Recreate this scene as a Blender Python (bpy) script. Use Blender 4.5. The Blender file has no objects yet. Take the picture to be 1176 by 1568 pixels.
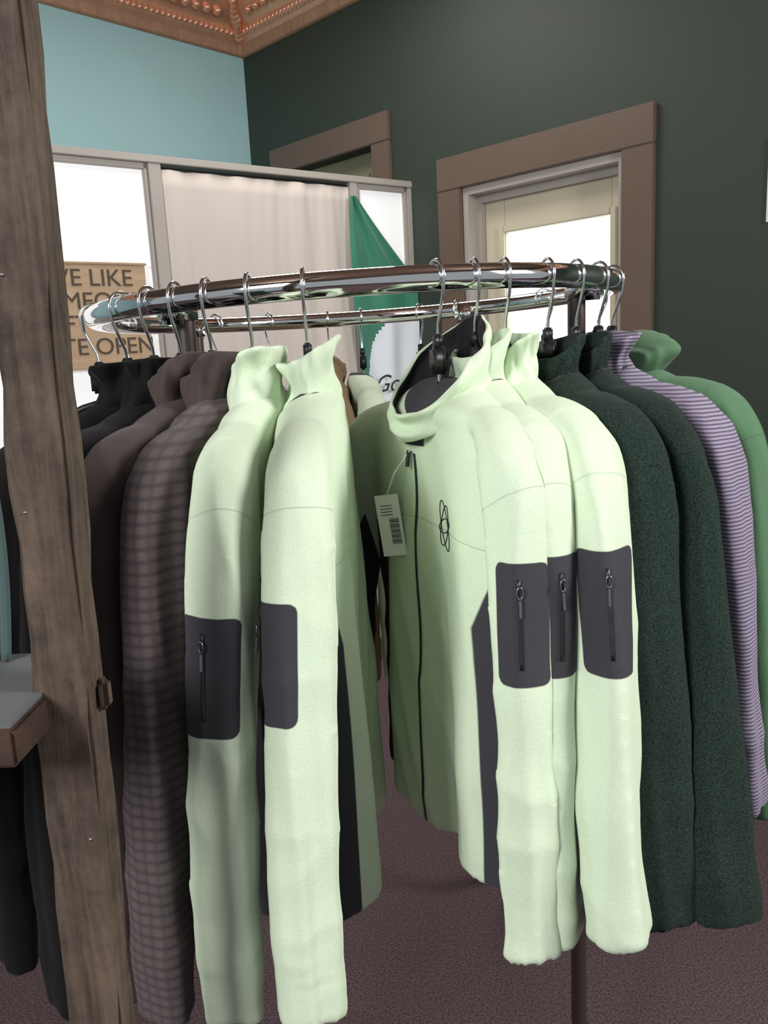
import bpy, bmesh, math, random
from mathutils import Vector, Matrix, noise
from mathutils.bvhtree import BVHTree
random.seed(4)
D=bpy.data; SC=bpy.context.scene; COL=SC.collection
CAMZ=1.35
SC.view_settings.view_transform='Standard'
# ------------------------------------------------------------ helpers
def link(o,parent=None):
    COL.objects.link(o)
    if parent is not None: o.parent=parent
    return o
def mesh_obj(name,bm,mats=(),parent=None,smooth=True):
    me=D.meshes.new(name); bm.normal_update(); bm.to_mesh(me); bm.free()
    for m in mats: me.materials.append(m)
    if smooth: me.shade_smooth()
    return link(D.objects.new(name,me),parent)
def empty(name,loc=(0,0,0),rz=0):
    o=D.objects.new(name,None); o.location=loc; o.rotation_euler=(0,0,rz); o.empty_display_size=.05
    return link(o)
def add_box(bm,c,s,rz=0,mi=0,bev=0.0,M=None):
    mat=Matrix.Translation(Vector(c))@Matrix.Rotation(rz,4,'Z')
    if M is not None: mat=Matrix.Translation(Vector(c))@M
    r=bmesh.ops.create_cube(bm,size=1.0,matrix=mat@Matrix.Diagonal((s[0],s[1],s[2],1)))
    vs=r['verts']; fs=set(f for v in vs for f in v.link_faces)
    for f in fs: f.material_index=mi
    if bev>0:
        es=list(set(e for v in vs for e in v.link_edges))
        bmesh.ops.bevel(bm,geom=es,offset=bev,segments=2,affect='EDGES')
def tube_curve(name,pts,r,mat,parent=None,cyclic=False,res=3):
    cu=D.curves.new(name,'CURVE'); cu.dimensions='3D'; cu.bevel_depth=r; cu.bevel_resolution=res; cu.use_fill_caps=True
    sp=cu.splines.new('POLY'); sp.points.add(len(pts)-1)
    for i,p in enumerate(pts): sp.points[i].co=(p[0],p[1],p[2],1)
    sp.use_cyclic_u=cyclic; sp.use_smooth=True
    cu.materials.append(mat)
    return link(D.objects.new(name,cu),parent)
def interp(tab,z,k):
    if z>=tab[0][0]: return tab[0][k]
    for a,b in zip(tab,tab[1:]):
        if z>=b[0]:
            f=(a[0]-z)/(a[0]-b[0]); return a[k]*(1-f)+b[k]*f
    return tab[-1][k]
def catmull(P,n):
    out=[]
    for i in range(len(P)-1):
        p0=P[max(i-1,0)];p1=P[i];p2=P[i+1];p3=P[min(i+2,len(P)-1)]
        for j in range(n):
            t=j/n
            out.append([0.5*((2*b)+(-a+c)*t+(2*a-5*b+4*c-d)*t*t+(-a+3*b-3*c+d)*t**3) for a,b,c,d in zip(p0,p1,p2,p3)])
    out.append(list(P[-1])); return out
# ------------------------------------------------------------ materials
def base_mat(name,col,rough=.6,metal=0,bump=0,bscale=50,var=0,vscale=4,emis=None,es=0,sheen=0,contrast=False):
    m=D.materials.new(name); m.use_nodes=True; nt=m.node_tree; b=nt.nodes['Principled BSDF']
    b.inputs['Base Color'].default_value=(*col,1); b.inputs['Roughness'].default_value=rough; b.inputs['Metallic'].default_value=metal
    if sheen:
        b.inputs['Sheen Weight'].default_value=sheen
    tc=nt.nodes.new('ShaderNodeTexCoord')
    if var:
        n=nt.nodes.new('ShaderNodeTexNoise'); n.inputs['Scale'].default_value=vscale; n.inputs['Detail'].default_value=5
        nt.links.new(tc.outputs['Object'],n.inputs['Vector'])
        mx=nt.nodes.new('ShaderNodeMix'); mx.data_type='RGBA'
        mx.inputs[6].default_value=(*[max(0,c*(1-var)) for c in col],1); mx.inputs[7].default_value=(*[min(1,c*(1+var)) for c in col],1)
        fac=n.outputs['Fac']
        if contrast:
            r=nt.nodes.new('ShaderNodeMapRange'); r.inputs[1].default_value=.38; r.inputs[2].default_value=.62; nt.links.new(fac,r.inputs[0]); fac=r.outputs[0]
        nt.links.new(fac,mx.inputs[0]); nt.links.new(mx.outputs[2],b.inputs['Base Color'])
    if bump:
        n=nt.nodes.new('ShaderNodeTexNoise'); n.inputs['Scale'].default_value=bscale; n.inputs['Detail'].default_value=4
        nt.links.new(tc.outputs['Object'],n.inputs['Vector'])
        bp=nt.nodes.new('ShaderNodeBump'); bp.inputs['Strength'].default_value=bump; bp.inputs['Distance'].default_value=.003
        nt.links.new(n.outputs['Fac'],bp.inputs['Height']); nt.links.new(bp.outputs[0],b.inputs['Normal'])
    if emis:
        b.inputs['Emission Color'].default_value=(*emis,1); b.inputs['Emission Strength'].default_value=es
    return m
def fabric(name,col,dark=(.050,.049,.058),stripe=None,weave=700,var=.05,check=None,sheen=.10,bstr=.38):
    m=D.materials.new(name); m.use_nodes=True; nt=m.node_tree; N=nt.nodes; L=nt.links; b=N['Principled BSDF']
    b.inputs['Roughness'].default_value=1.0; b.inputs['Sheen Weight'].default_value=sheen; b.inputs['Specular IOR Level'].default_value=.04
    tc=N.new('ShaderNodeTexCoord')
    n=N.new('ShaderNodeTexNoise'); n.inputs['Scale'].default_value=weave; n.inputs['Detail'].default_value=3; L.new(tc.outputs['Object'],n.inputs['Vector'])
    mx=N.new('ShaderNodeMix'); mx.data_type='RGBA'
    mx.inputs[6].default_value=(*[c*(1-var) for c in col],1); mx.inputs[7].default_value=(*[min(1,c*(1+var)) for c in col],1)
    mr0=N.new('ShaderNodeMapRange'); mr0.inputs[1].default_value=.36; mr0.inputs[2].default_value=.64; L.new(n.outputs['Fac'],mr0.inputs[0])
    L.new(mr0.outputs[0],mx.inputs[0]); colo=mx.outputs[2]
    height=n.outputs['Fac']
    def wave(per,dirn,c2,lo,hi,colo):
        w=N.new('ShaderNodeTexWave'); w.wave_type='BANDS'; w.bands_direction=dirn; w.inputs['Scale'].default_value=.314/per; w.inputs['Distortion'].default_value=.6; w.inputs['Detail'].default_value=0
        L.new(tc.outputs['Object'],w.inputs['Vector'])
        mr=N.new('ShaderNodeMapRange'); mr.inputs[1].default_value=lo; mr.inputs[2].default_value=hi; L.new(w.outputs['Fac'],mr.inputs[0])
        mm=N.new('ShaderNodeMix'); mm.data_type='RGBA'; L.new(mr.outputs[0],mm.inputs[0]); L.new(colo,mm.inputs[6]); mm.inputs[7].default_value=(*c2,1)
        return mm.outputs[2],w.outputs['Fac']
    if stripe:
        colo,wf=wave(stripe[0],'Z',stripe[1],.45,.75,colo)
        ad=N.new('ShaderNodeMath'); ad.operation='ADD'; L.new(height,ad.inputs[0]); L.new(wf,ad.inputs[1]); height=ad.outputs[0]
    if check:
        colo,_=wave(check[0],'Z',check[1],.4,1.15,colo); colo,_=wave(check[0]*1.1,'Y',check[1],.4,1.5,colo)
    at=N.new('ShaderNodeAttribute'); at.attribute_name='panel'; sp=N.new('ShaderNodeSeparateXYZ'); L.new(at.outputs['Vector'],sp.inputs[0])
    def line(sock,w):
        a=N.new('ShaderNodeMath'); a.operation='ABSOLUTE'; L.new(sock,a.inputs[0])
        r=N.new('ShaderNodeMapRange'); r.inputs[1].default_value=0; r.inputs[2].default_value=w; r.inputs[3].default_value=1; r.inputs[4].default_value=0; L.new(a.outputs[0],r.inputs[0]); return r.outputs[0]
    s1=line(sp.outputs[0],.0018); s2=line(sp.outputs[1],.0018)
    mxm=N.new('ShaderNodeMath'); mxm.operation='MAXIMUM'; L.new(s1,mxm.inputs[0]); L.new(s2,mxm.inputs[1])
    ex=N.new('ShaderNodeMath'); ex.operation='MULTIPLY'; ex.inputs[1].default_value=.16; L.new(mxm.outputs[0],ex.inputs[0])
    dk=N.new('ShaderNodeMix'); dk.data_type='RGBA'; L.new(ex.outputs[0],dk.inputs[0]); L.new(colo,dk.inputs[6]); dk.inputs[7].default_value=(*[c*.3 for c in col],1)
    mr=N.new('ShaderNodeMapRange'); mr.inputs[1].default_value=-.0006; mr.inputs[2].default_value=.0006; mr.inputs[3].default_value=1; mr.inputs[4].default_value=0; L.new(sp.outputs[2],mr.inputs[0])
    pm=N.new('ShaderNodeMix'); pm.data_type='RGBA'; L.new(mr.outputs[0],pm.inputs[0]); L.new(dk.outputs[2],pm.inputs[6]); pm.inputs[7].default_value=(*dark,1)
    L.new(pm.outputs[2],b.inputs['Base Color'])
    hs=N.new('ShaderNodeMath'); hs.operation='MULTIPLY_ADD'; hs.inputs[1].default_value=-2.5; L.new(mxm.outputs[0],hs.inputs[0]); L.new(height,hs.inputs[2])
    bp=N.new('ShaderNodeBump'); bp.inputs['Strength'].default_value=bstr; bp.inputs['Distance'].default_value=.001
    L.new(hs.outputs[0],bp.inputs['Height']); L.new(bp.outputs[0],b.inputs['Normal'])
    return m
def wood(name,c1,c2,scale=6,stretch=(6,6,.5),rough=.7,bs=.5,fine=False):
    m=D.materials.new(name); m.use_nodes=True; nt=m.node_tree; N=nt.nodes; L=nt.links; b=N['Principled BSDF']; b.inputs['Roughness'].default_value=rough
    tc=N.new('ShaderNodeTexCoord'); mp=N.new('ShaderNodeMapping'); mp.inputs['Scale'].default_value=stretch; L.new(tc.outputs['Object'],mp.inputs[0])
    n=N.new('ShaderNodeTexNoise'); n.inputs['Scale'].default_value=scale; n.inputs['Detail'].default_value=9; n.inputs['Roughness'].default_value=.65; n.inputs['Distortion'].default_value=1.2; L.new(mp.outputs[0],n.inputs['Vector'])
    fac=n.outputs['Fac']
    if fine:
        n2=N.new('ShaderNodeTexNoise'); n2.inputs['Scale'].default_value=16; n2.inputs['Detail'].default_value=10; n2.inputs['Roughness'].default_value=.75; L.new(tc.outputs['Object'],n2.inputs['Vector'])
        mm=N.new('ShaderNodeMath'); mm.operation='MULTIPLY_ADD'; mm.inputs[1].default_value=.5; L.new(n2.outputs['Fac'],mm.inputs[0])
        m3=N.new('ShaderNodeMath'); m3.operation='MULTIPLY'; m3.inputs[1].default_value=.5; L.new(fac,m3.inputs[0]); L.new(m3.outputs[0],mm.inputs[2]); fac=mm.outputs[0]
    cr=N.new('ShaderNodeValToRGB'); cr.color_ramp.elements[0].color=(*c1,1); cr.color_ramp.elements[0].position=.38 if fine else .36; cr.color_ramp.elements[1].color=(*c2,1); cr.color_ramp.elements[1].position=.62 if fine else .66
    L.new(fac,cr.inputs[0]); L.new(cr.outputs[0],b.inputs['Base Color'])
    bp=N.new('ShaderNodeBump'); bp.inputs['Strength'].default_value=bs; bp.inputs['Distance'].default_value=.003; L.new(fac,bp.inputs['Height']); L.new(bp.outputs[0],b.inputs['Normal'])
    return m
MINT=fabric('mint_fleece',(.645,.755,.575))
LINING=fabric('charcoal_lining',(.028,.026,.03),sheen=.1)
DKGREEN=fabric('dark_green_fleece',(.019,.031,.026),weave=620,var=.5,sheen=.04)
PURPLE=fabric('purple_striped_knit',(.31,.27,.36),stripe=(.0044,(.11,.09,.14)))
HGREEN=fabric('green_cotton',(.09,.18,.10))
BLACK=fabric('black_cloth',(.012,.011,.012),sheen=.05)
BROWN=fabric('brown_ribbed_wool',(.112,.088,.090),check=(.012,(.063,.049,.053)))
BROWN2=fabric('brown_grey_cloth',(.068,.052,.050))
TAN=fabric('tan_cloth',(.22,.15,.09))
CHROME=base_mat('chrome',(.86,.86,.87),.05,1)
STEEL=base_mat('steel_wire',(.75,.75,.77),.18,1)
PLAST=base_mat('black_plastic',(.012,.012,.013),.35)
ZIP=base_mat('zipper_black',(.012,.012,.014),.4)
PULL=base_mat('zip_pull_metal',(.25,.25,.27),.25,.9)
PAPER=base_mat('tag_card',(.85,.85,.81),.6)
INK=base_mat('ink',(.01,.01,.01),.6)
# ------------------------------------------------------------ garment
RR=.418; RCX=-.030; RCY=1.384
SLV=[ # x, y, z, rx, ry
 (.08,0,-.158,.014,.022),(.135,0,-.168,.019,.026),(.176,0,-.188,.024,.030),(.204,0,-.230,.027,.033),(.219,-.004,-.31,.028,.034),
 (.232,-.010,-.42,.027,.032),(.243,-.016,-.54,.026,.030),(.251,-.02,-.65,.024,.028),(.255,-.02,-.735,.022,.027)]
def ringz(x): return -.003+.008*(x-RCX)/RR
def ridge(v): return 1-2.2*abs(noise.noise(v))
def make_garment(name,theta,phi,mat,hd=.05,pocket=False,collar='stand',sl=1.0,hem=-.71,seed=0,wr=1.0,inner=None,zipf=False,tag=False,logo=False,sw=1.0,cufflean=0.0,sy=0.0,ch=.078,bw=1.0,pa=-25,cmat=None,pz=-.350,pw_=.031,sp_=.024):
    th=math.radians(theta); ph=math.radians(phi)
    gx=RCX+RR*math.sin(th)
    root=empty(name,(gx,RCY-RR*math.cos(th),CAMZ+.09+ringz(gx)),ph-math.pi/2)
    rnd=random.Random(seed*7+1)
    bm=bmesh.new()
    rows=[(-.118,.046,.8),(-.125,.062,.9),(-.137,.095,1.),(-.152,.128,1.),(-.171,.160,1.),(-.203,.178,1.0),(-.25,.181,1.0),(-.33,.174,1.03),(-.45,.168,1.06),(-.58,.168,1.08),(hem+.03,.170,1.08),(hem,.169,1.06)]
    hdc=.038 if collar!='open' else .046
    front_drop=.045 if collar=='open' else .03
    Nn=64; loops=[]
    fo=[rnd.uniform(0,6.28) for _ in range(4)]
    for (z,hw,k) in rows:
        loop=[]
        if z<-.19: hw*=bw
        kk=k*hd if z<-.165 else k*(hdc*.6+hd*.4)
        low=min(1,max(0,(-.2-z)/.4))
        for j in range(Nn):
            a=2*math.pi*j/Nn; ca,sa=math.cos(a),math.sin(a); e=2/2.2
            x=hw*math.copysign(abs(ca)**e,ca); y=kk*math.copysign(abs(sa)**e,sa)
            y+=low*.013*(math.sin(x*34+fo[0]+(1.5 if sa>0 else 0))+.5*math.sin(x*61+fo[1]))*min(1,abs(sa)*2)
            fade=max(0,1-max(0,-.125-z)/.045)
            zz=z+ (front_drop*.9*min(0,y/max(kk,1e-4)))*fade*max(0,1-abs(x)/.12)
            loop.append(bm.verts.new((x,y,zz)))
        loops.append(loop)
    for A,B in zip(loops,loops[1:]):
        for j in range(Nn): bm.faces.new((A[j],A[(j+1)%Nn],B[(j+1)%Nn],B[j]))
    bm.faces.new(loops[0]); bm.faces.new(loops[-1][::-1])
    zlen=lambda z: z if z>-.2 else -.2+(z+.2)*sl
    P=[(x+ (cufflean*max(0,-z-.2)),y+sy*min(1,max(0,(x-.12)/.08)),zlen(z),rx*sw,ry*sw) for x,y,z,rx,ry in SLV]
    path=catmull(P,6)
    tw0=rnd.uniform(-.5,.5)
    for side in (1,-1):
        prev=None; first=None
        for i,p in enumerate(path):
            q=path[min(i+1,len(path)-1)]; o=path[max(i-1,0)]
            t=Vector((q[0]-o[0],q[1]-o[1],q[2]-o[2])).normalized(); b=Vector((0,1,0)); n=t.cross(b).normalized(); b=n.cross(t)
            loop=[]; NS=44
            dn=min(1,max(0,(-.17-p[2])/.08))
            for j in range(NS):
                a=2*math.pi*j/NS
                f=1+dn*(.11*math.cos(2*(a-tw0-p[2]*1.8)) + .17*(1-2*abs(math.sin(1.5*(a+tw0*2+p[2]*1.0+seed)))) +.05*(1-2*abs(math.sin(2.5*a+p[2]*3+seed))))
                v=Vector(p[:3])+n*p[3]*f*math.cos(a)+b*p[4]*f*math.sin(a); v.x*=side
                loop.append(bm.verts.new(v))
            if prev:
                for j in range(NS): bm.faces.new((prev[j],prev[(j+1)%NS],loop[(j+1)%NS],loop[j]))
            else: first=loop
            prev=loop
        bm.faces.new(first); bm.faces.new(prev[::-1])
    bmesh.ops.recalc_face_normals(bm,faces=bm.faces)
    me=D.meshes.new('tmp'); bm.to_mesh(me); bm.free(); tmp=D.objects.new('tmp',me); COL.objects.link(tmp)
    md=tmp.modifiers.new('r','REMESH'); md.mode='VOXEL'; md.voxel_size=.0044
    sm=tmp.modifiers.new('s','SMOOTH'); sm.iterations=4; sm.factor=.55
    dg=bpy.context.evaluated_depsgraph_get(); me2=D.meshes.new_from_object(tmp.evaluated_get(dg))
    D.objects.remove(tmp); D.meshes.remove(me)
    cz=[(p[2],p[0],p[1],p[3],p[4]) for p in path if p[2]<-.17]
    att=me2.attributes.new('panel','FLOAT_VECTOR','POINT'); vals=[]
    norms=[v.normal.copy() for v in me2.vertices]; newco=[]
    off=Vector((seed*3.7,seed*1.3,seed*2.1))
    rr=.031*sw; pa_=math.radians(-pa)
    for i,v in enumerate(me2.vertices):
        x,y,z=v.co; s=1 if x>0 else -1; ax=abs(x)
        sd=.05; slv=False; q=9
        if z<-.19:
            cx=interp(cz,z,1);cy=interp(cz,z,2);rx=interp(cz,z,3);ry=interp(cz,z,4)
            q=math.hypot((ax-cx)/rx,(y-cy)/ry); slv=q<1.65 and ax>.172
            a=math.atan2((y-cy)/ry,(ax-cx)/rx)
        if pocket:
            if slv:
                if s>0:
                    arc=(a+pa_)*rr; zz=z-pz
                    qx=abs(arc)-pw_+.009; qz=abs(zz)-.060+.009
                    sd=min(sd,math.hypot(max(qx,0),max(qz,0))+min(max(qx,qz),0)-.009)
                w=math.radians(66)*min(1,max(0,(-.31-z)/.12))
                aa=math.pi-abs(a)
                if z<-.31: sd=min(sd,(aa-w)*rr)
            elif z<-.24:
                sd=min(sd,max(abs(y)-.006-sp_*min(1,(-.24-z)/.15),.120-ax))
        if z>-.2:
            nk=(math.hypot(x/.058,y/(hdc*.85))-1)*.05
            if nk<.02 : sd=min(sd,nk)
        yoke=(z+.285+.02*abs(x)/.2) if (ax<.16 and not slv) else .05
        arm=(z+.215-.68*(ax-.24)) if ax>.155 else .05
        vals+= [yoke,arm,sd]
        p=v.co
        low=min(1,max(0,(-.2-z)/.35))
        if slv or ax>.17:
            u=ax-.24; w=y+.012*s
            d=.0030*ridge(Vector((u*26,w*26,z*2.2))+off)
            d+=.0030*(.15+.85*low)*ridge(Vector((u*8+z*7,w*10,z*9))+off*1.7)
            if z<-.64: d+=.0016*ridge(Vector((u*9,w*9,z*26+u*20))+off)*min(1,(-.64-z)/.04)*(1 if z>-.70 else .3)
        else:
            d=.0040*(.35+low)*ridge(Vector((x*16+z*4,(3 if y>0 else 0),z*2.6))+off*1.3)
            d+=.0014*ridge(Vector((x*10-z*6,(3 if y>0 else 0),z*6))+off*.7)
        fz=max(0,min(1,(-.14-z)/.06))
        newco.append(p+norms[i]*d*wr*(.3+.7*fz))
    att.data.foreach_set('vector',vals)
    me2.vertices.foreach_set('co',[c for v in newco for c in v])
    me2.update(); me2.materials.clear(); me2.materials.append(mat); me2.shade_smooth(); me2.name=name+'_body'
    link(D.objects.new('body_and_sleeves',me2),root)
    bvh=BVHTree.FromPolygons(newco,[tuple(pp.vertices) for pp in me2.polygons])
    def front(x,z,o=.0015):
        h=bvh.ray_cast(Vector((x,-.4,z)),Vector((0,1,0)))
        return (h[0]+h[1]*o,h[1]) if h[0] else (Vector((x,-hd,z)),Vector((0,-1,0)))
    if collar:
        bm=bmesh.new(); M=80; K=14; grid=[]
        op=collar=='open'; hood=collar=='hood'
        cw=.060 if not op else .066; cd=(.034 if not op else .054); H=ch
        ph0=rnd.uniform(0,6)
        for k in range(K+1):
            f=k/K; loop=[]
            for j in range(M):
                a=2*math.pi*j/M; ca,sa=math.cos(a),math.sin(a)
                fr=max(0,-sa)
                if op:
                    zb=-.160+.032*sa; h=(H+.004)*(1-.62*fr**1.2); zt=zb+h*f-.012*f*max(0,ca)
                    flare=1+.24*f*fr+.10*math.sin(f*math.pi)*(1-fr)
                else:
                    zb=-.156+.012*sa; h=H*(1-.06*fr); zt=zb+h*f
                    flare=1+.09*math.cos(f*math.pi*2-.6)-.05*f+.05*math.sin(f*4+a*2+ph0)*f
                if hood:
                    flare=(1+1.1*math.sin(f*math.pi*.85)*(.7+.3*sa))*(1-.62*f**3); zt=zb+h*math.sin(f*1.7)*.9
                nn=noise.noise(Vector((ca*2.6,sa*2.6,f*1.8))+off)*.012*(.4+.6*f)+.0045*math.sin(f*8+ca*3+ph0)
                if hood: nn+=.012*noise.noise(Vector((ca*4,sa*4,f*3))+off)
                x=(cw*flare+nn)*ca+.002*f; y=(cd*flare+nn*.8)*sa+.003*f
                loop.append(bm.verts.new((x,y,zt+.0035*math.sin(2*a+ph0)*f)))
            grid.append(loop)
        for A,B in zip(grid,grid[1:]):
            for j in range(M): bm.faces.new((A[j],A[(j+1)%M],B[(j+1)%M],B[j]))
        co=mesh_obj('collar',bm,[cmat or mat,inner or LINING],root)
        a2=co.data.attributes.new('panel','FLOAT_VECTOR','POINT'); a2.data.foreach_set('vector',[.05]*(3*len(co.data.vertices)))
        so=co.modifiers.new('s','SOLIDIFY'); so.thickness=.006; so.offset=-1; so.material_offset=1; so.material_offset_rim=0
        sb=co.modifiers.new('b','SUBSURF'); sb.levels=1; sb.render_levels=1
    def ribbon(nm,pts,w,m,axis):
        bm=bmesh.new(); pr=None
        for c,nr in pts:
            t=axis; sdv=Vector(t).cross(nr).normalized()*w/2
            a=bm.verts.new(c-sdv); b=bm.verts.new(c+sdv)
            if pr: bm.faces.new((pr[0],pr[1],b,a))
            pr=(a,b)
        o=mesh_obj(nm,bm,[m],root); s=o.modifiers.new('s','SOLIDIFY'); s.thickness=.001; s.offset=0
    if zipf:
        ribbon('front_zipper',[front(.0+.003*math.sin(i*.3),-.206-i*(abs(hem)-.211)/50) for i in range(51)],.0032,ZIP,(0,0,1))
    if pocket:
        a=math.radians(pa-6); pts=[]
        for i in range(15):
            z=pz+.045-i*.0062; cx=interp(cz,z,1);cy=interp(cz,z,2); dr=Vector((math.cos(a),math.sin(a),0))
            h=bvh.ray_cast(Vector((cx,cy,z))+dr*.16,-dr)
            if h[0]: pts.append((h[0]+h[1]*.0012,h[1]))
        if len(pts)>3:
            ribbon('sleeve_pocket_zipper',pts,.0036,ZIP,(0,0,1))
            c,n_=pts[2]
            tube_curve('zip_pull_ring',[c+n_*.0025+Matrix.Rotation(math.atan2(n_.y,n_.x),3,'Z')@Vector((0,.003*math.sin(t*.5236),.006*math.cos(t*.5236))) for t in range(12)],.0008,PULL,root,True)
            tube_curve('zip_pull_cord',[c+n_*.003-Vector((0,0,.007)),c+n_*.005-Vector((0,0,.024))],.0017,PULL,root)
    if logo:
        cx0,cz0=.066,-.285
        for nm,ang,rx,rz in (('logo_orbit_1',.22,.0095,.030),('logo_orbit_2',-.32,.0095,.026),('logo_core',.4,.015,.008)):
            pts=[]
            for t in range(28):
                u=2*math.pi*t/28; lx,lz=rx*math.cos(u),rz*math.sin(u)
                pts.append(front(cx0+lx*math.cos(ang)-lz*math.sin(ang),cz0+lx*math.sin(ang)+lz*math.cos(ang),.0005)[0])
            tube_curve(nm,pts,.0006,INK,root,True)
    if tag:
        tx,tz=-.045,-.302; c,nr=front(tx,tz,.016)
        bm=bmesh.new(); Mx=Matrix.Rotation(math.radians(46),4,'Z')@Matrix.Rotation(math.radians(-7),4,'Y')
        add_box(bm,c,(.032,.0008,.080),M=Mx,mi=0)
        for i in range(16):
            add_box(bm,c+Mx.to_3x3()@Vector((.006,-.0008,-.024+i*.0022)),(.013,.0006,.0012 if i%3 else .0006),M=Mx,mi=1)
        for i in range(4): add_box(bm,c+Mx.to_3x3()@Vector((-.002,-.0008,.014+i*.004)),(.016,.0005,.0008),M=Mx,mi=1)
        mesh_obj('price_tag_card',bm,[PAPER,INK],root,False)
        a_=front(-.006,-.202,.005)[0]; hole=c+Mx.to_3x3()@Vector((0,0,.037))
        tube_curve('tag_string',[a_,a_.lerp(hole,.5)+nr*.004,hole],.0007,PAPER,root)
        tube_curve('tag_string_loop',[a_+Vector((.003,0,0)),a_.lerp(hole,.45)+nr*.008+Vector((.005,0,0)),hole],.0007,PAPER,root)
        tube_curve('collar_zip_pull',[a_,a_+Vector((0,-.003,-.02))],.0026,ZIP,root)
    add_hanger(root,rnd)
    return root
def add_hanger(root,rnd,bare=False):
    pts=[]
    for i in range(19):
        a=math.radians(205-i*12.5); pts.append((.0205*math.cos(a),0,.0205*math.sin(a)))
    pts+=[(.017,0,-.020),(.010,0,-.036),(.002,0,-.054),(0,0,-.07),(0,0,-.085),(0,0,-.125)]
    tube_curve('hook',pts,.0021,STEEL,root)
    arm=[(-.13,0,-.178),(-.08,0,-.156),(-.03,0,-.134),(0,0,-.126),(.03,0,-.134),(.08,0,-.156),(.13,0,-.178)]
    tube_curve('arm',arm,.0060,PLAST,root)
    bm=bmesh.new(); add_box(bm,(0,0,-.096),(.030,.014,.034),bev=.004); add_box(bm,(0,0,-.074),(.014,.010,.018),bev=.002)
    mesh_obj('hook_socket',bm,[PLAST],root)
make_garment('black_coat',-47,-34,BLACK,hd=.034,sl=1.15,hem=-.82,seed=11,sw=1.1)
make_garment('black_coat',-38,-22,BLACK,hd=.032,sl=1.15,hem=-.84,seed=1,sw=1.1)
make_garment('brown_jacket',-31,-15,BROWN2,hd=.032,sl=1.08,hem=-.80,seed=2,inner=BROWN2,sw=1.1)
make_garment('brown_check_jacket',-24.3,-9,BROWN,hd=.032,sl=1.08,hem=-.78,seed=3,inner=BROWN2,sw=1.0,cmat=BROWN2)
make_garment('mint_fleece_jacket',-16.4,-3,MINT,hd=.034,pocket=True,seed=4,sl=1.05,zipf=True,inner=MINT,sw=1.03,pz=-.384,pw_=.034,ch=.082)
make_garment('mint_fleece_jacket',-7,0,MINT,hd=.042,pocket=True,seed=5,zipf=True,inner=MINT,sl=1.03,sw=1.06,pa=-62,pz=-.370,pw_=.034,ch=.082)
make_garment('mint_fleece_jacket',14.6,23,MINT,hd=.036,pocket=True,seed=6,collar='open',zipf=True,tag=True,logo=True,hem=-.70,sl=.94,sy=-.026,ch=.076,sw=1.0,bw=1.10,pa=-32,pz=-.350,pw_=.029,sp_=.030)
make_garment('mint_fleece_jacket',21.3,13,MINT,hd=.027,pocket=True,seed=7,zipf=True,inner=MINT,sl=.94,pa=-5,pz=-.348,pw_=.028)
make_garment('mint_fleece_jacket',27.2,15,MINT,hd=.030,pocket=True,seed=8,zipf=True,inner=MINT,sl=.90,sw=1.24,cufflean=.09,pa=-14,pz=-.346,pw_=.032)
make_garment('dark_green_jacket',37.2,14,DKGREEN,hd=.034,seed=9,inner=DKGREEN,zipf=True,sw=1.22,cufflean=.07,ch=.068,sl=.94)
make_garment('dark_green_jacket',45.8,17,DKGREEN,hd=.034,seed=10,inner=DKGREEN,zipf=True,sw=1.25,cufflean=.16,ch=.070,sl=.94)
make_garment('purple_striped_shirt',55.6,26,PURPLE,hd=.034,seed=12,inner=PURPLE,sl=.85,sw=1.15,cufflean=.05,ch=.072)
make_garment('green_hoodie',67,37,HGREEN,hd=.042,seed=13,inner=HGREEN,collar='hood',sw=1.3,ch=.076)
make_garment('tan_jacket',-170,-174,TAN,hd=.036,seed=14,inner=TAN)
make_garment('mint_fleece_jacket',180,186,MINT,hd=.034,seed=15,collar=None)
for t in (95,120,150,162,-70,-100,-135,-152):
    th=math.radians(t); gx=RCX+RR*math.sin(th); e=empty('clothes_hanger',(gx,RCY-RR*math.cos(th),CAMZ+.09+ringz(gx)),th-math.pi/2+random.uniform(-.2,.2)); add_hanger(e,random)
# ------------------------------------------------------------ rack
rack=empty('round_clothes_rack',(RCX,RCY,0))
RZ=CAMZ+.09
tube_curve('top_ring',[(RR*math.cos(2*math.pi*i/96),RR*math.sin(2*math.pi*i/96),RZ+ringz(RCX+RR*math.cos(2*math.pi*i/96))) for i in range(96)],.0158,CHROME,rack,True,8)
LEG=base_mat('rack_leg_bronze',(.05,.035,.032),.4,.3)
for i in range(4):
    a=math.radians(-34+90*i); c,s=math.cos(a),math.sin(a); rz_=RZ+ringz(RCX+.40*c)
    tube_curve('upright_%d'%(i+1),[(.385*c,.385*s,rz_-.02),(.385*c,.385*s,.22),(.43*c,.43*s,.12),(.56*c,.56*s,.02)],.013,LEG,rack)
    bm=bmesh.new(); add_box(bm,(.396*c,.396*s,rz_-.012),(.05,.03,.034),rz=a,bev=.005); mesh_obj('clamp_%d'%(i+1),bm,[CHROME],rack)
    bm=bmesh.new(); bmesh.ops.create_cone(bm,cap_ends=True,segments=20,radius1=.022,radius2=.016,depth=.02,matrix=Matrix.Translation((.56*c,.56*s,.01))); mesh_obj('foot_%d'%(i+1),bm,[PLAST],rack)
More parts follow.
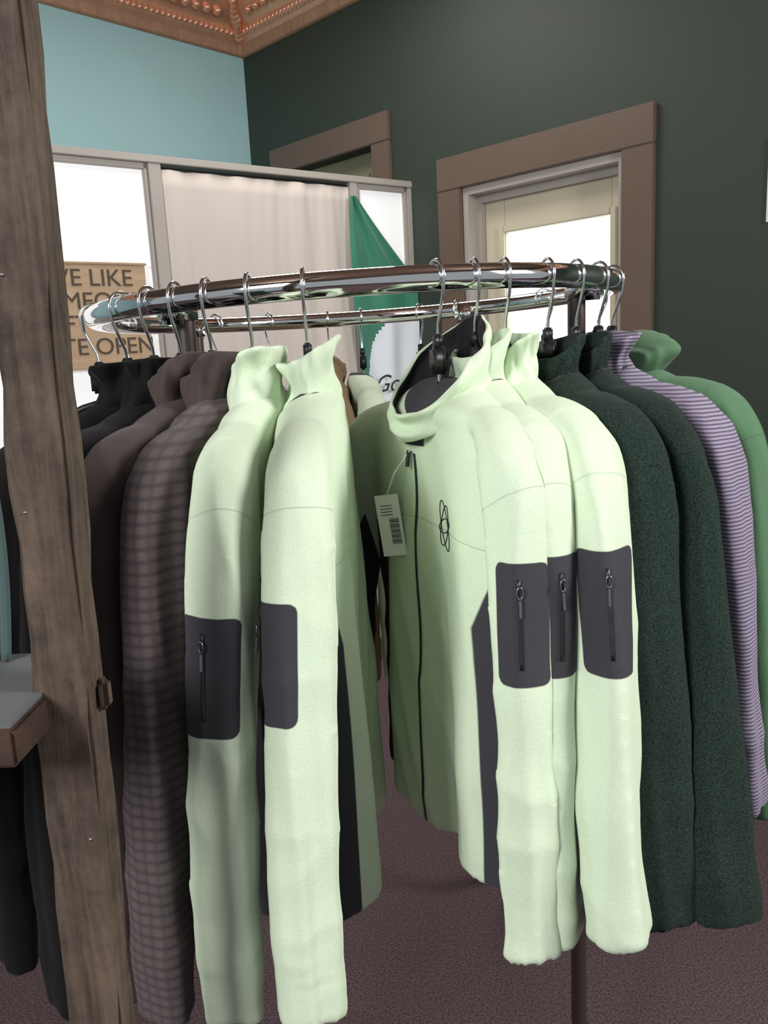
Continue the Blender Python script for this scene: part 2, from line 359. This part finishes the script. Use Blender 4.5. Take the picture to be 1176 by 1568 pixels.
# ------------------------------------------------------------ room
C=Vector((-.70,5.17,0)); e1=Vector((.70711,-.70711,0)); e2=Vector((-.70711,-.70711,0)); n1=e2.copy(); n2=e1.copy()
def gw(t,d,z): return C+e1*t+n1*d+Vector((0,0,z))
def tw(t,d,z): return C+e2*t+n2*d+Vector((0,0,z))
RG=math.radians(-45); RT=math.radians(45)
WG=base_mat('wall_paint_dark_green',(.025,.037,.027),.6,bump=.25,bscale=120,var=.08,vscale=2)
WT=base_mat('wall_paint_teal',(.33,.53,.55),.7,bump=.2,bscale=120,var=.04)
TRIM=base_mat('trim_brown_paint',(.120,.080,.060),.45,bump=.15,bscale=60,var=.08,vscale=6)
CREAM=base_mat('door_cream_paint',(.55,.50,.38),.45,var=.04)
GREYP=base_mat('jamb_grey_paint',(.36,.33,.30),.5)
GLOW=base_mat('daylight_glass',(.9,.92,.95),.3,emis=(.93,.96,1),es=1.9)  # emission in the glass stands in for daylight outside the door
FROST=base_mat('frosted_pane',(.80,.80,.80),.5,emis=(.95,.96,1),es=.33)  # slight emission stands in for light behind the panes
COP=base_mat('copper_tin',(.80,.42,.27),.30,.55,bump=.4,bscale=60,var=.25,vscale=12)
CEIL=base_mat('ceiling_tin',(.18,.11,.08),.5,.4,bump=.4,bscale=20,var=.2)
CARP=base_mat('carpet_plum',(.078,.047,.053),.95,bump=.9,bscale=300,var=.5,vscale=210,contrast=True)
LEN=6.5; HT=3.42
bm=bmesh.new()
def gbox(t0,t1,z0,z1,d0=-.16,d1=0,bmx=None,mi=0,bev=0):
    add_box(bmx or bm,gw((t0+t1)/2,(d0+d1)/2,(z0+z1)/2),(t1-t0,d1-d0,z1-z0),RG,mi,bev)
gbox(-.16,.34,0,HT);gbox(.34,1.05,2.43,HT);gbox(1.05,1.63,0,HT);gbox(1.63,2.47,2.12,HT);gbox(2.47,LEN,0,HT)
mesh_obj('wall_right',bm,[WG],smooth=False)
bm=bmesh.new(); add_box(bm,tw(LEN/2,-.08,HT/2),(LEN,.16,HT),RT); mesh_obj('wall_left',bm,[WT],smooth=False)
def quad(name,z,th,mat):
    bm=bmesh.new(); o=.16
    ps=[gw(-o,-o,0),gw(LEN,-o,0),gw(LEN,LEN,0),gw(-o,LEN,0)]
    vs=[bm.verts.new((p.x,p.y,z)) for p in ps]; f=bm.faces.new(vs)
    r=bmesh.ops.extrude_face_region(bm,geom=[f]); 
    for v in r['geom']:
        if isinstance(v,bmesh.types.BMVert): v.co.z+=th
    bmesh.ops.recalc_face_normals(bm,faces=bm.faces); mesh_obj(name,bm,[mat],smooth=False)
quad('floor',-.05,.05,CARP); quad('ceiling',HT,.05,CEIL)
prof=[(0,3.13),(.022,3.13),(.028,3.145),(.028,3.175),(.04,3.185),(.05,3.20),(.062,3.203),(.075,3.215),(.078,3.24),(.085,3.255),(.11,3.27),(.15,3.30),(.18,3.34),(.195,3.365),(.225,3.375),(.235,3.39),(.235,3.42)]
WB=wood('crown_base_wood',(.34,.18,.11),(.44,.25,.16),4)
def crown(name,fn,sgn):
    bm=bmesh.new(); A=[];B=[]
    for d,z in prof: A.append(bm.verts.new(fn(d,d,z))); B.append(bm.verts.new(fn(LEN,d,z)))
    for i in range(len(prof)-1):
        f=bm.faces.new((A[i],B[i],B[i+1],A[i+1])); f.material_index=0 if i<4 else 1
    n=int((LEN-.2)/.034)
    def blob(p,rot,sc):
        M=Matrix.Translation(p)@Matrix.Rotation(RG if sgn>0 else RT,4,'Z')@rot@Matrix.Diagonal((*sc,1))
        r=bmesh.ops.create_icosphere(bm,subdivisions=2,radius=1,matrix=M)
        for v in r['verts']:
            for f in v.link_faces: f.material_index=1
    for i in range(min(n,120)):
        blob(fn(.12+i*.034,.070,3.226),Matrix.Rotation(.6,4,'Y'),(.013,.015,.024))
    for i in range(60):
        blob(fn(.26+i*.068,.135,3.285),Matrix.Rotation(0,4,'Y'),(.026,.030,.026))
    mesh_obj(name,bm,[WB,COP])
crown('trim_crown_right',gw,1); crown('trim_crown_left',tw,-1)
bm=bmesh.new()
for k in range(9):
    f=k/8; p=C+(n1+n2)*(.07+.13*f)+Vector((0,0,3.215+.12*f))
    bmesh.ops.create_uvsphere(bm,u_segments=14,v_segments=8,radius=.038-.012*abs(f-.4),matrix=Matrix.Translation(p)@Matrix.Rotation(k*.7,4,'Z')@Matrix.Diagonal((1,.7,1,1)))
mesh_obj('trim_crown_corner_rosette',bm,[COP])
bm=bmesh.new()
for a,b in ((.0,.21),(1.18,1.49),(2.604,LEN)): gbox(a,b,0,.14,0,.018,bm,0,.003)
mesh_obj('baseboard_right',bm,[TRIM],smooth=False)
bm=bmesh.new(); add_box(bm,tw(LEN/2,.009,.07),(LEN,.018,.14),RT,0,.003); mesh_obj('baseboard_left',bm,[TRIM],smooth=False)
def casing(name,t0,t1,zt,w,wt):
    bm=bmesh.new()
    gbox(t0,t0+w,0,zt-wt,0,.025,bm,0,.004);gbox(t1-w,t1,0,zt-wt,0,.025,bm,0,.004);gbox(t0,t1,zt-wt,zt,0,.027,bm,0,.004)
    mesh_obj(name,bm,[TRIM],smooth=False)
casing('trim_far_doorway',.21,1.18,2.57,.13,.14); casing('trim_door',1.49,2.604,2.27,.14,.15)
d1=empty('door_1'); bm=bmesh.new(); OL=base_mat('door_olive_beige',(.22,.20,.13),.5)
gbox(.34,1.05,0,2.43,-.12,-.08,bm); 
for z0,z1 in ((.2,.95),(1.1,1.95),(2.05,2.33)): gbox(.45,.94,z0,z1,-.082,-.07,bm,0,.006)
mesh_obj('panel',bm,[OL],d1,False)
d2=empty('door_2'); bm=bmesh.new()
gbox(1.63,1.66,0,2.12,-.15,0,bm);gbox(2.44,2.47,0,2.12,-.15,0,bm);gbox(1.66,2.44,2.085,2.12,-.15,0,bm)
gbox(1.66,1.685,0,2.085,-.10,-.07,bm);gbox(2.415,2.44,0,2.085,-.10,-.07,bm);gbox(1.685,2.415,2.05,2.085,-.10,-.07,bm)
mesh_obj('jamb',bm,[GREYP],d2,False)
bm=bmesh.new(); g0,g1,gz0,gz1=1.80,2.355,.95,1.90
gbox(1.685,g0,0.01,2.05,-.145,-.10,bm,0,.003);gbox(g1,2.415,0.01,2.05,-.145,-.10,bm,0,.003);gbox(g0,g1,gz1,2.05,-.145,-.10,bm);gbox(g0,g1,.01,gz0,-.145,-.10,bm)
m=.03
gbox(g0-m,g0,gz0-m,gz1+m,-.10,-.085,bm,0,.004);gbox(g1,g1+m,gz0-m,gz1+m,-.10,-.085,bm,0,.004);gbox(g0,g1,gz1,gz1+m,-.10,-.085,bm,0,.004);gbox(g0,g1,gz0-m,gz0,-.10,-.085,bm,0,.004)
gbox(1.80,2.35,.25,.8,-.10,-.088,bm,0,.006)
mesh_obj('slab',bm,[CREAM],d2,False)
bm=bmesh.new(); gbox(g0,g1,gz0,gz1,-.13,-.12,bm); mesh_obj('glass',bm,[GLOW],d2,False)
bm=bmesh.new(); bmesh.ops.create_uvsphere(bm,u_segments=20,v_segments=12,radius=.03,matrix=Matrix.Translation(gw(1.745,-.04,.98))); mesh_obj('knob',bm,[base_mat('brass',(.5,.35,.15),.25,1)],d2)
# partition
P0=Vector((-1.27,3.26,0)); ep=Vector((.823,.568,0)).normalized(); npn=Vector((ep.y,-ep.x,0)); RP=math.atan2(ep.y,ep.x)
def pw(l,d,z): return P0+ep*l+npn*d+Vector((0,0,z))
part=empty('dressing_room_partition')
FR=base_mat('partition_frame_paint',(.36,.33,.30),.5,var=.1)
def pbox(bm,l0,l1,z0,z1,d0,d1,mi=0,bev=.003): add_box(bm,pw((l0+l1)/2,(d0+d1)/2,(z0+z1)/2),(l1-l0,d1-d0,z1-z0),RP,mi,bev)
bm=bmesh.new(); TOP=2.21
for a,b in ((-1.0,-.94),(-.13,-.08),(.435,.49),(1.42,1.465),(1.765,1.795)): pbox(bm,a,b,0,TOP-.03,-.03,.03)
pbox(bm,-1.0,1.795,TOP-.03,TOP,-.035,.035)
for a,b in ((-.94,-.13),(-.08,.435),(1.465,1.765)):
    pbox(bm,a,a+.018,.9,TOP-.03,-.02,.02);pbox(bm,b-.018,b,.9,TOP-.03,-.02,.02);pbox(bm,a,b,TOP-.055,TOP-.03,-.02,.02);pbox(bm,a,b,.86,.92,-.025,.025)
    pbox(bm,a,b,0.0,.86,-.012,.012)
mesh_obj('frame',bm,[FR],part,False)
bm=bmesh.new()
for a,b in ((-.922,-.148),(-.062,.417),(1.483,1.747)): pbox(bm,a,b,.92,TOP-.055,-.004,.004,0,0)
mesh_obj('frosted_panes',bm,[FROST],part,False)
tube_curve('curtain_rod',[pw(.49,.0,2.163),pw(1.42,.0,2.163)],.009,PLAST,part)
cur=bmesh.new(); NU=160;NV=30; g=[]
for j in range(NV+1):
    v=j/NV; row=[]
    for i in range(NU+1):
        u=i/NU; z=2.158-v*2.05
        dd=.016+.030*noise.noise(Vector((u*8,v*1.0,3)))*(.25+.75*min(1,v*2))+.004*math.sin(u*38)+.004*noise.noise(Vector((u*26,v*5,8)))
        row.append(cur.verts.new(pw(.493+u*.925,dd,z+.004*noise.noise(Vector((u*14,0,0)))*(j==0))))
    g.append(row)
for j in range(NV):
    for i in range(NU): cur.faces.new((g[j][i],g[j][i+1],g[j+1][i+1],g[j+1][i]))
co=mesh_obj('curtain',cur,[base_mat('curtain_linen',(.57,.51,.475),.95,bump=.2,bscale=300,var=.03)])
so=co.modifiers.new('s','SOLIDIFY'); so.thickness=.003
# sign
sg=empty('gate_quote_sign'); bm=bmesh.new(); pbox(bm,-.12,.375,1.36,1.77,.025,.04); pbox(bm,-.13,.383,1.77,1.78,.025,.046)
mesh_obj('board',bm,[wood('sign_kraft_wood',(.42,.29,.18),(.52,.37,.24),3,(1,1,5))],sg,False)
Xa=ep; Ya=Vector((0,0,1)); Za=Xa.cross(Ya)
R3=Matrix((Xa,Ya,Za)).transposed().to_4x4()
SI=base_mat('sign_ink',(.07,.05,.035),.7)
for k,t in enumerate(('LIVE LIKE','SOMEONE','LEFT THE','GATE OPEN')):
    tx=D.curves.new('quote_line_%d'%(k+1),'FONT'); tx.body=t; tx.size=.094; tx.align_x='CENTER'; tx.extrude=.001; tx.materials.append(SI)
    to=link(D.objects.new('quote_line_%d'%(k+1),tx),sg); to.matrix_world=Matrix.Translation(pw(.130,.0415,1.688-.090*k))@R3
# flag
fl=empty('green_white_flag'); bm=bmesh.new(); g=[]; NU=50;NV=60
for j in range(NV+1):
    v=j/NV; row=[]
    w=min(.375,.03+v*1.15)*(1-.12*max(0,v-.5))
    for i in range(NU+1):
        u=i/NU
        d=.06+.018*math.sin(u*13+v*2)*(.3+.7*v)+.01*noise.noise(Vector((u*4,v*5,0)))
        row.append(bm.verts.new(pw(1.400+w*u-.02*math.sin(v*5)*(1-u),d,2.11-v*1.15-.08*u*min(1,v*3)*(1-v))))
    g.append(row)
for j in range(NV):
    for i in range(NU):
        f=bm.faces.new((g[j][i],g[j][i+1],g[j+1][i+1],g[j+1][i])); u=i/NU;v=j/NV
        white=((u-1.0)/.93)**2+((v-.86)/.46)**2<1
        f.material_index=1 if white else 0
mesh_obj('cloth',bm,[base_mat('flag_green',(.014,.17,.10),.6,sheen=.3),base_mat('flag_white',(.70,.74,.80),.7)],fl)
tx=D.curves.new('flag_script','FONT'); tx.body='Go'; tx.size=.12; tx.shear=.4; tx.extrude=.001; tx.materials.append(INK)
to=link(D.objects.new('flag_script',tx),fl); to.matrix_world=Matrix.Translation(pw(1.45,.105,1.18))@R3
# ------------------------------------------------------------ shelf unit at left
sh=empty('rustic_wood_shelf_unit')
BARN=wood('barn_wood',(.022,.015,.011),(.130,.088,.064),7,(9,9,.7),.85,1.0,True)
def skew_post(bm,xb,yb,w,d,z0,z1,lean):
    K=60; pr=None
    for k in range(K+1):
        z=z0+(z1-z0)*k/K; x=xb+lean*z; 
        vs=[]
        for sx,sy in ((-1,-1),(1,-1),(1,1),(-1,1)):
            wob=.0026*noise.noise(Vector((sx*3,sy*3+xb,z*9)))+.0022*noise.noise(Vector((sx*3,sy*3+xb,z*34)))
            vs.append(bm.verts.new((x+sx*(w/2+wob),yb+sy*(d/2+wob*.6),z)))
        if pr:
            for q in range(4): bm.faces.new((pr[q],pr[(q+1)%4],vs[(q+1)%4],vs[q]))
        else: bm.faces.new(vs[::-1])
        pr=vs
    bm.faces.new(pr)
bm=bmesh.new(); skew_post(bm,-.290,.60,.043,.034,0,2.3,.0286); skew_post(bm,-.95,.60,.043,.034,0,2.3,.0286)
bmesh.ops.bevel(bm,geom=[e for e in bm.edges if abs((e.verts[0].co-e.verts[1].co).normalized().z)>.9],offset=.003,segments=2,affect='EDGES')
mesh_obj('posts',bm,[BARN],sh,False)
SLATE=base_mat('shelf_grey_top',(.11,.12,.12),.6,var=.1)
bm=bmesh.new()
for z in (.45,1.09,1.75):
    add_box(bm,(-.60,.60,z),(.66,.15,.03),0,0,.003); add_box(bm,(-.60,.60,z+.0165),(.655,.145,.003),0,2)
add_box(bm,(-.2335,.606,1.095),(.010,.016,.026),0,1,.004)
mesh_obj('shelf_boards',bm,[wood('shelf_red_brown',(.030,.015,.010),(.062,.030,.020),4,(1,6,6)),BARN,SLATE],sh,False)
bm=bmesh.new()
for z,dx in ((1.62,.006),(1.42,-.010),(1.25,-.012),(.98,.012),(.72,.0)): 
    bmesh.ops.create_uvsphere(bm,u_segments=10,v_segments=6,radius=.0014,matrix=Matrix.Translation((-.290+.0286*z+dx,.583,z)))
mesh_obj('nail_heads',bm,[base_mat('nail_steel',(.3,.3,.28),.4,.9)],sh)
bm=bmesh.new(); g=[]
for j in range(30):
    v=j/29; row=[]
    for i in range(40):
        u=i/39; row.append(bm.verts.new((-.50+.17*u+.012*math.sin(v*3),.655+.008*math.sin(u*22)*(.4+v),1.37-.2615*v)))
    g.append(row)
for j in range(29):
    for i in range(39): bm.faces.new((g[j][i],g[j][i+1],g[j+1][i+1],g[j+1][i]))
o=mesh_obj('teal_towel',bm,[fabric('teal_terry',(.07,.11,.11))]); 
a2=o.data.attributes.new('panel','FLOAT_VECTOR','POINT'); a2.data.foreach_set('vector',[.05]*(3*len(o.data.vertices)))
so=o.modifiers.new('s','SOLIDIFY'); so.thickness=.006
bm=bmesh.new(); gbox(3.03,3.30,1.76,2.05,.002,.012,bm,0,.002); gbox(3.04,3.27,1.78,2.02,.012,.014,bm,1)
mesh_obj('holiday_wall_plaque',bm,[base_mat('plaque_white',(.7,.7,.66),.5),base_mat('plaque_red_green',(.45,.2,.15),.6,var=.8,vscale=30)],smooth=False)
# ------------------------------------------------------------ lights
w=D.worlds.new('World'); SC.world=w; w.use_nodes=True; bg=w.node_tree.nodes['Background']; bg.inputs[0].default_value=(.90,.96,1,1); bg.inputs[1].default_value=.34
def area(name,loc,tgt,sx,sy,en,col):
    l=D.lights.new(name,'AREA'); l.shape='RECTANGLE'; l.size=sx; l.size_y=sy; l.energy=en; l.color=col
    o=link(D.objects.new(name,l)); o.location=loc; o.rotation_euler=(Vector(tgt)-Vector(loc)).to_track_quat('-Z','Y').to_euler()
area('storefront_window_light',(-1.7,-1.3,2.5),(0,1.2,1.0),.9,1.0,90,(1,1,.98))
area('right_side_light',(2.4,.1,2.3),(0,1.5,.9),.7,.9,80,(1,.985,.94))  # unseen area lamp for the warm light on the right-hand sleeves
area('ceiling_fill_light',(-.3,3.3,3.2),(-.3,3.3,0),.9,.9,26,(1,.96,.9))  # added overhead lamp, no fixture modelled; brightens the teal wall
# ------------------------------------------------------------ camera
cd=D.cameras.new('camera'); cam=link(D.objects.new('camera',cd)); SC.camera=cam
cd.sensor_fit='VERTICAL'; cd.sensor_height=36; cd.lens=36*1720/2212; cd.clip_start=.02
p=math.radians(11); r=math.radians(2.9)
F=Vector((0,math.cos(p),-math.sin(p))); R0=Vector((1,0,0)); U0=Vector((0,math.sin(p),math.cos(p)))
Rv=R0*math.cos(r)-U0*math.sin(r); Uv=U0*math.cos(r)+R0*math.sin(r)
cam.matrix_world=Matrix.Translation((0,0,CAMZ))@Matrix((Rv,Uv,-F)).transposed().to_4x4()
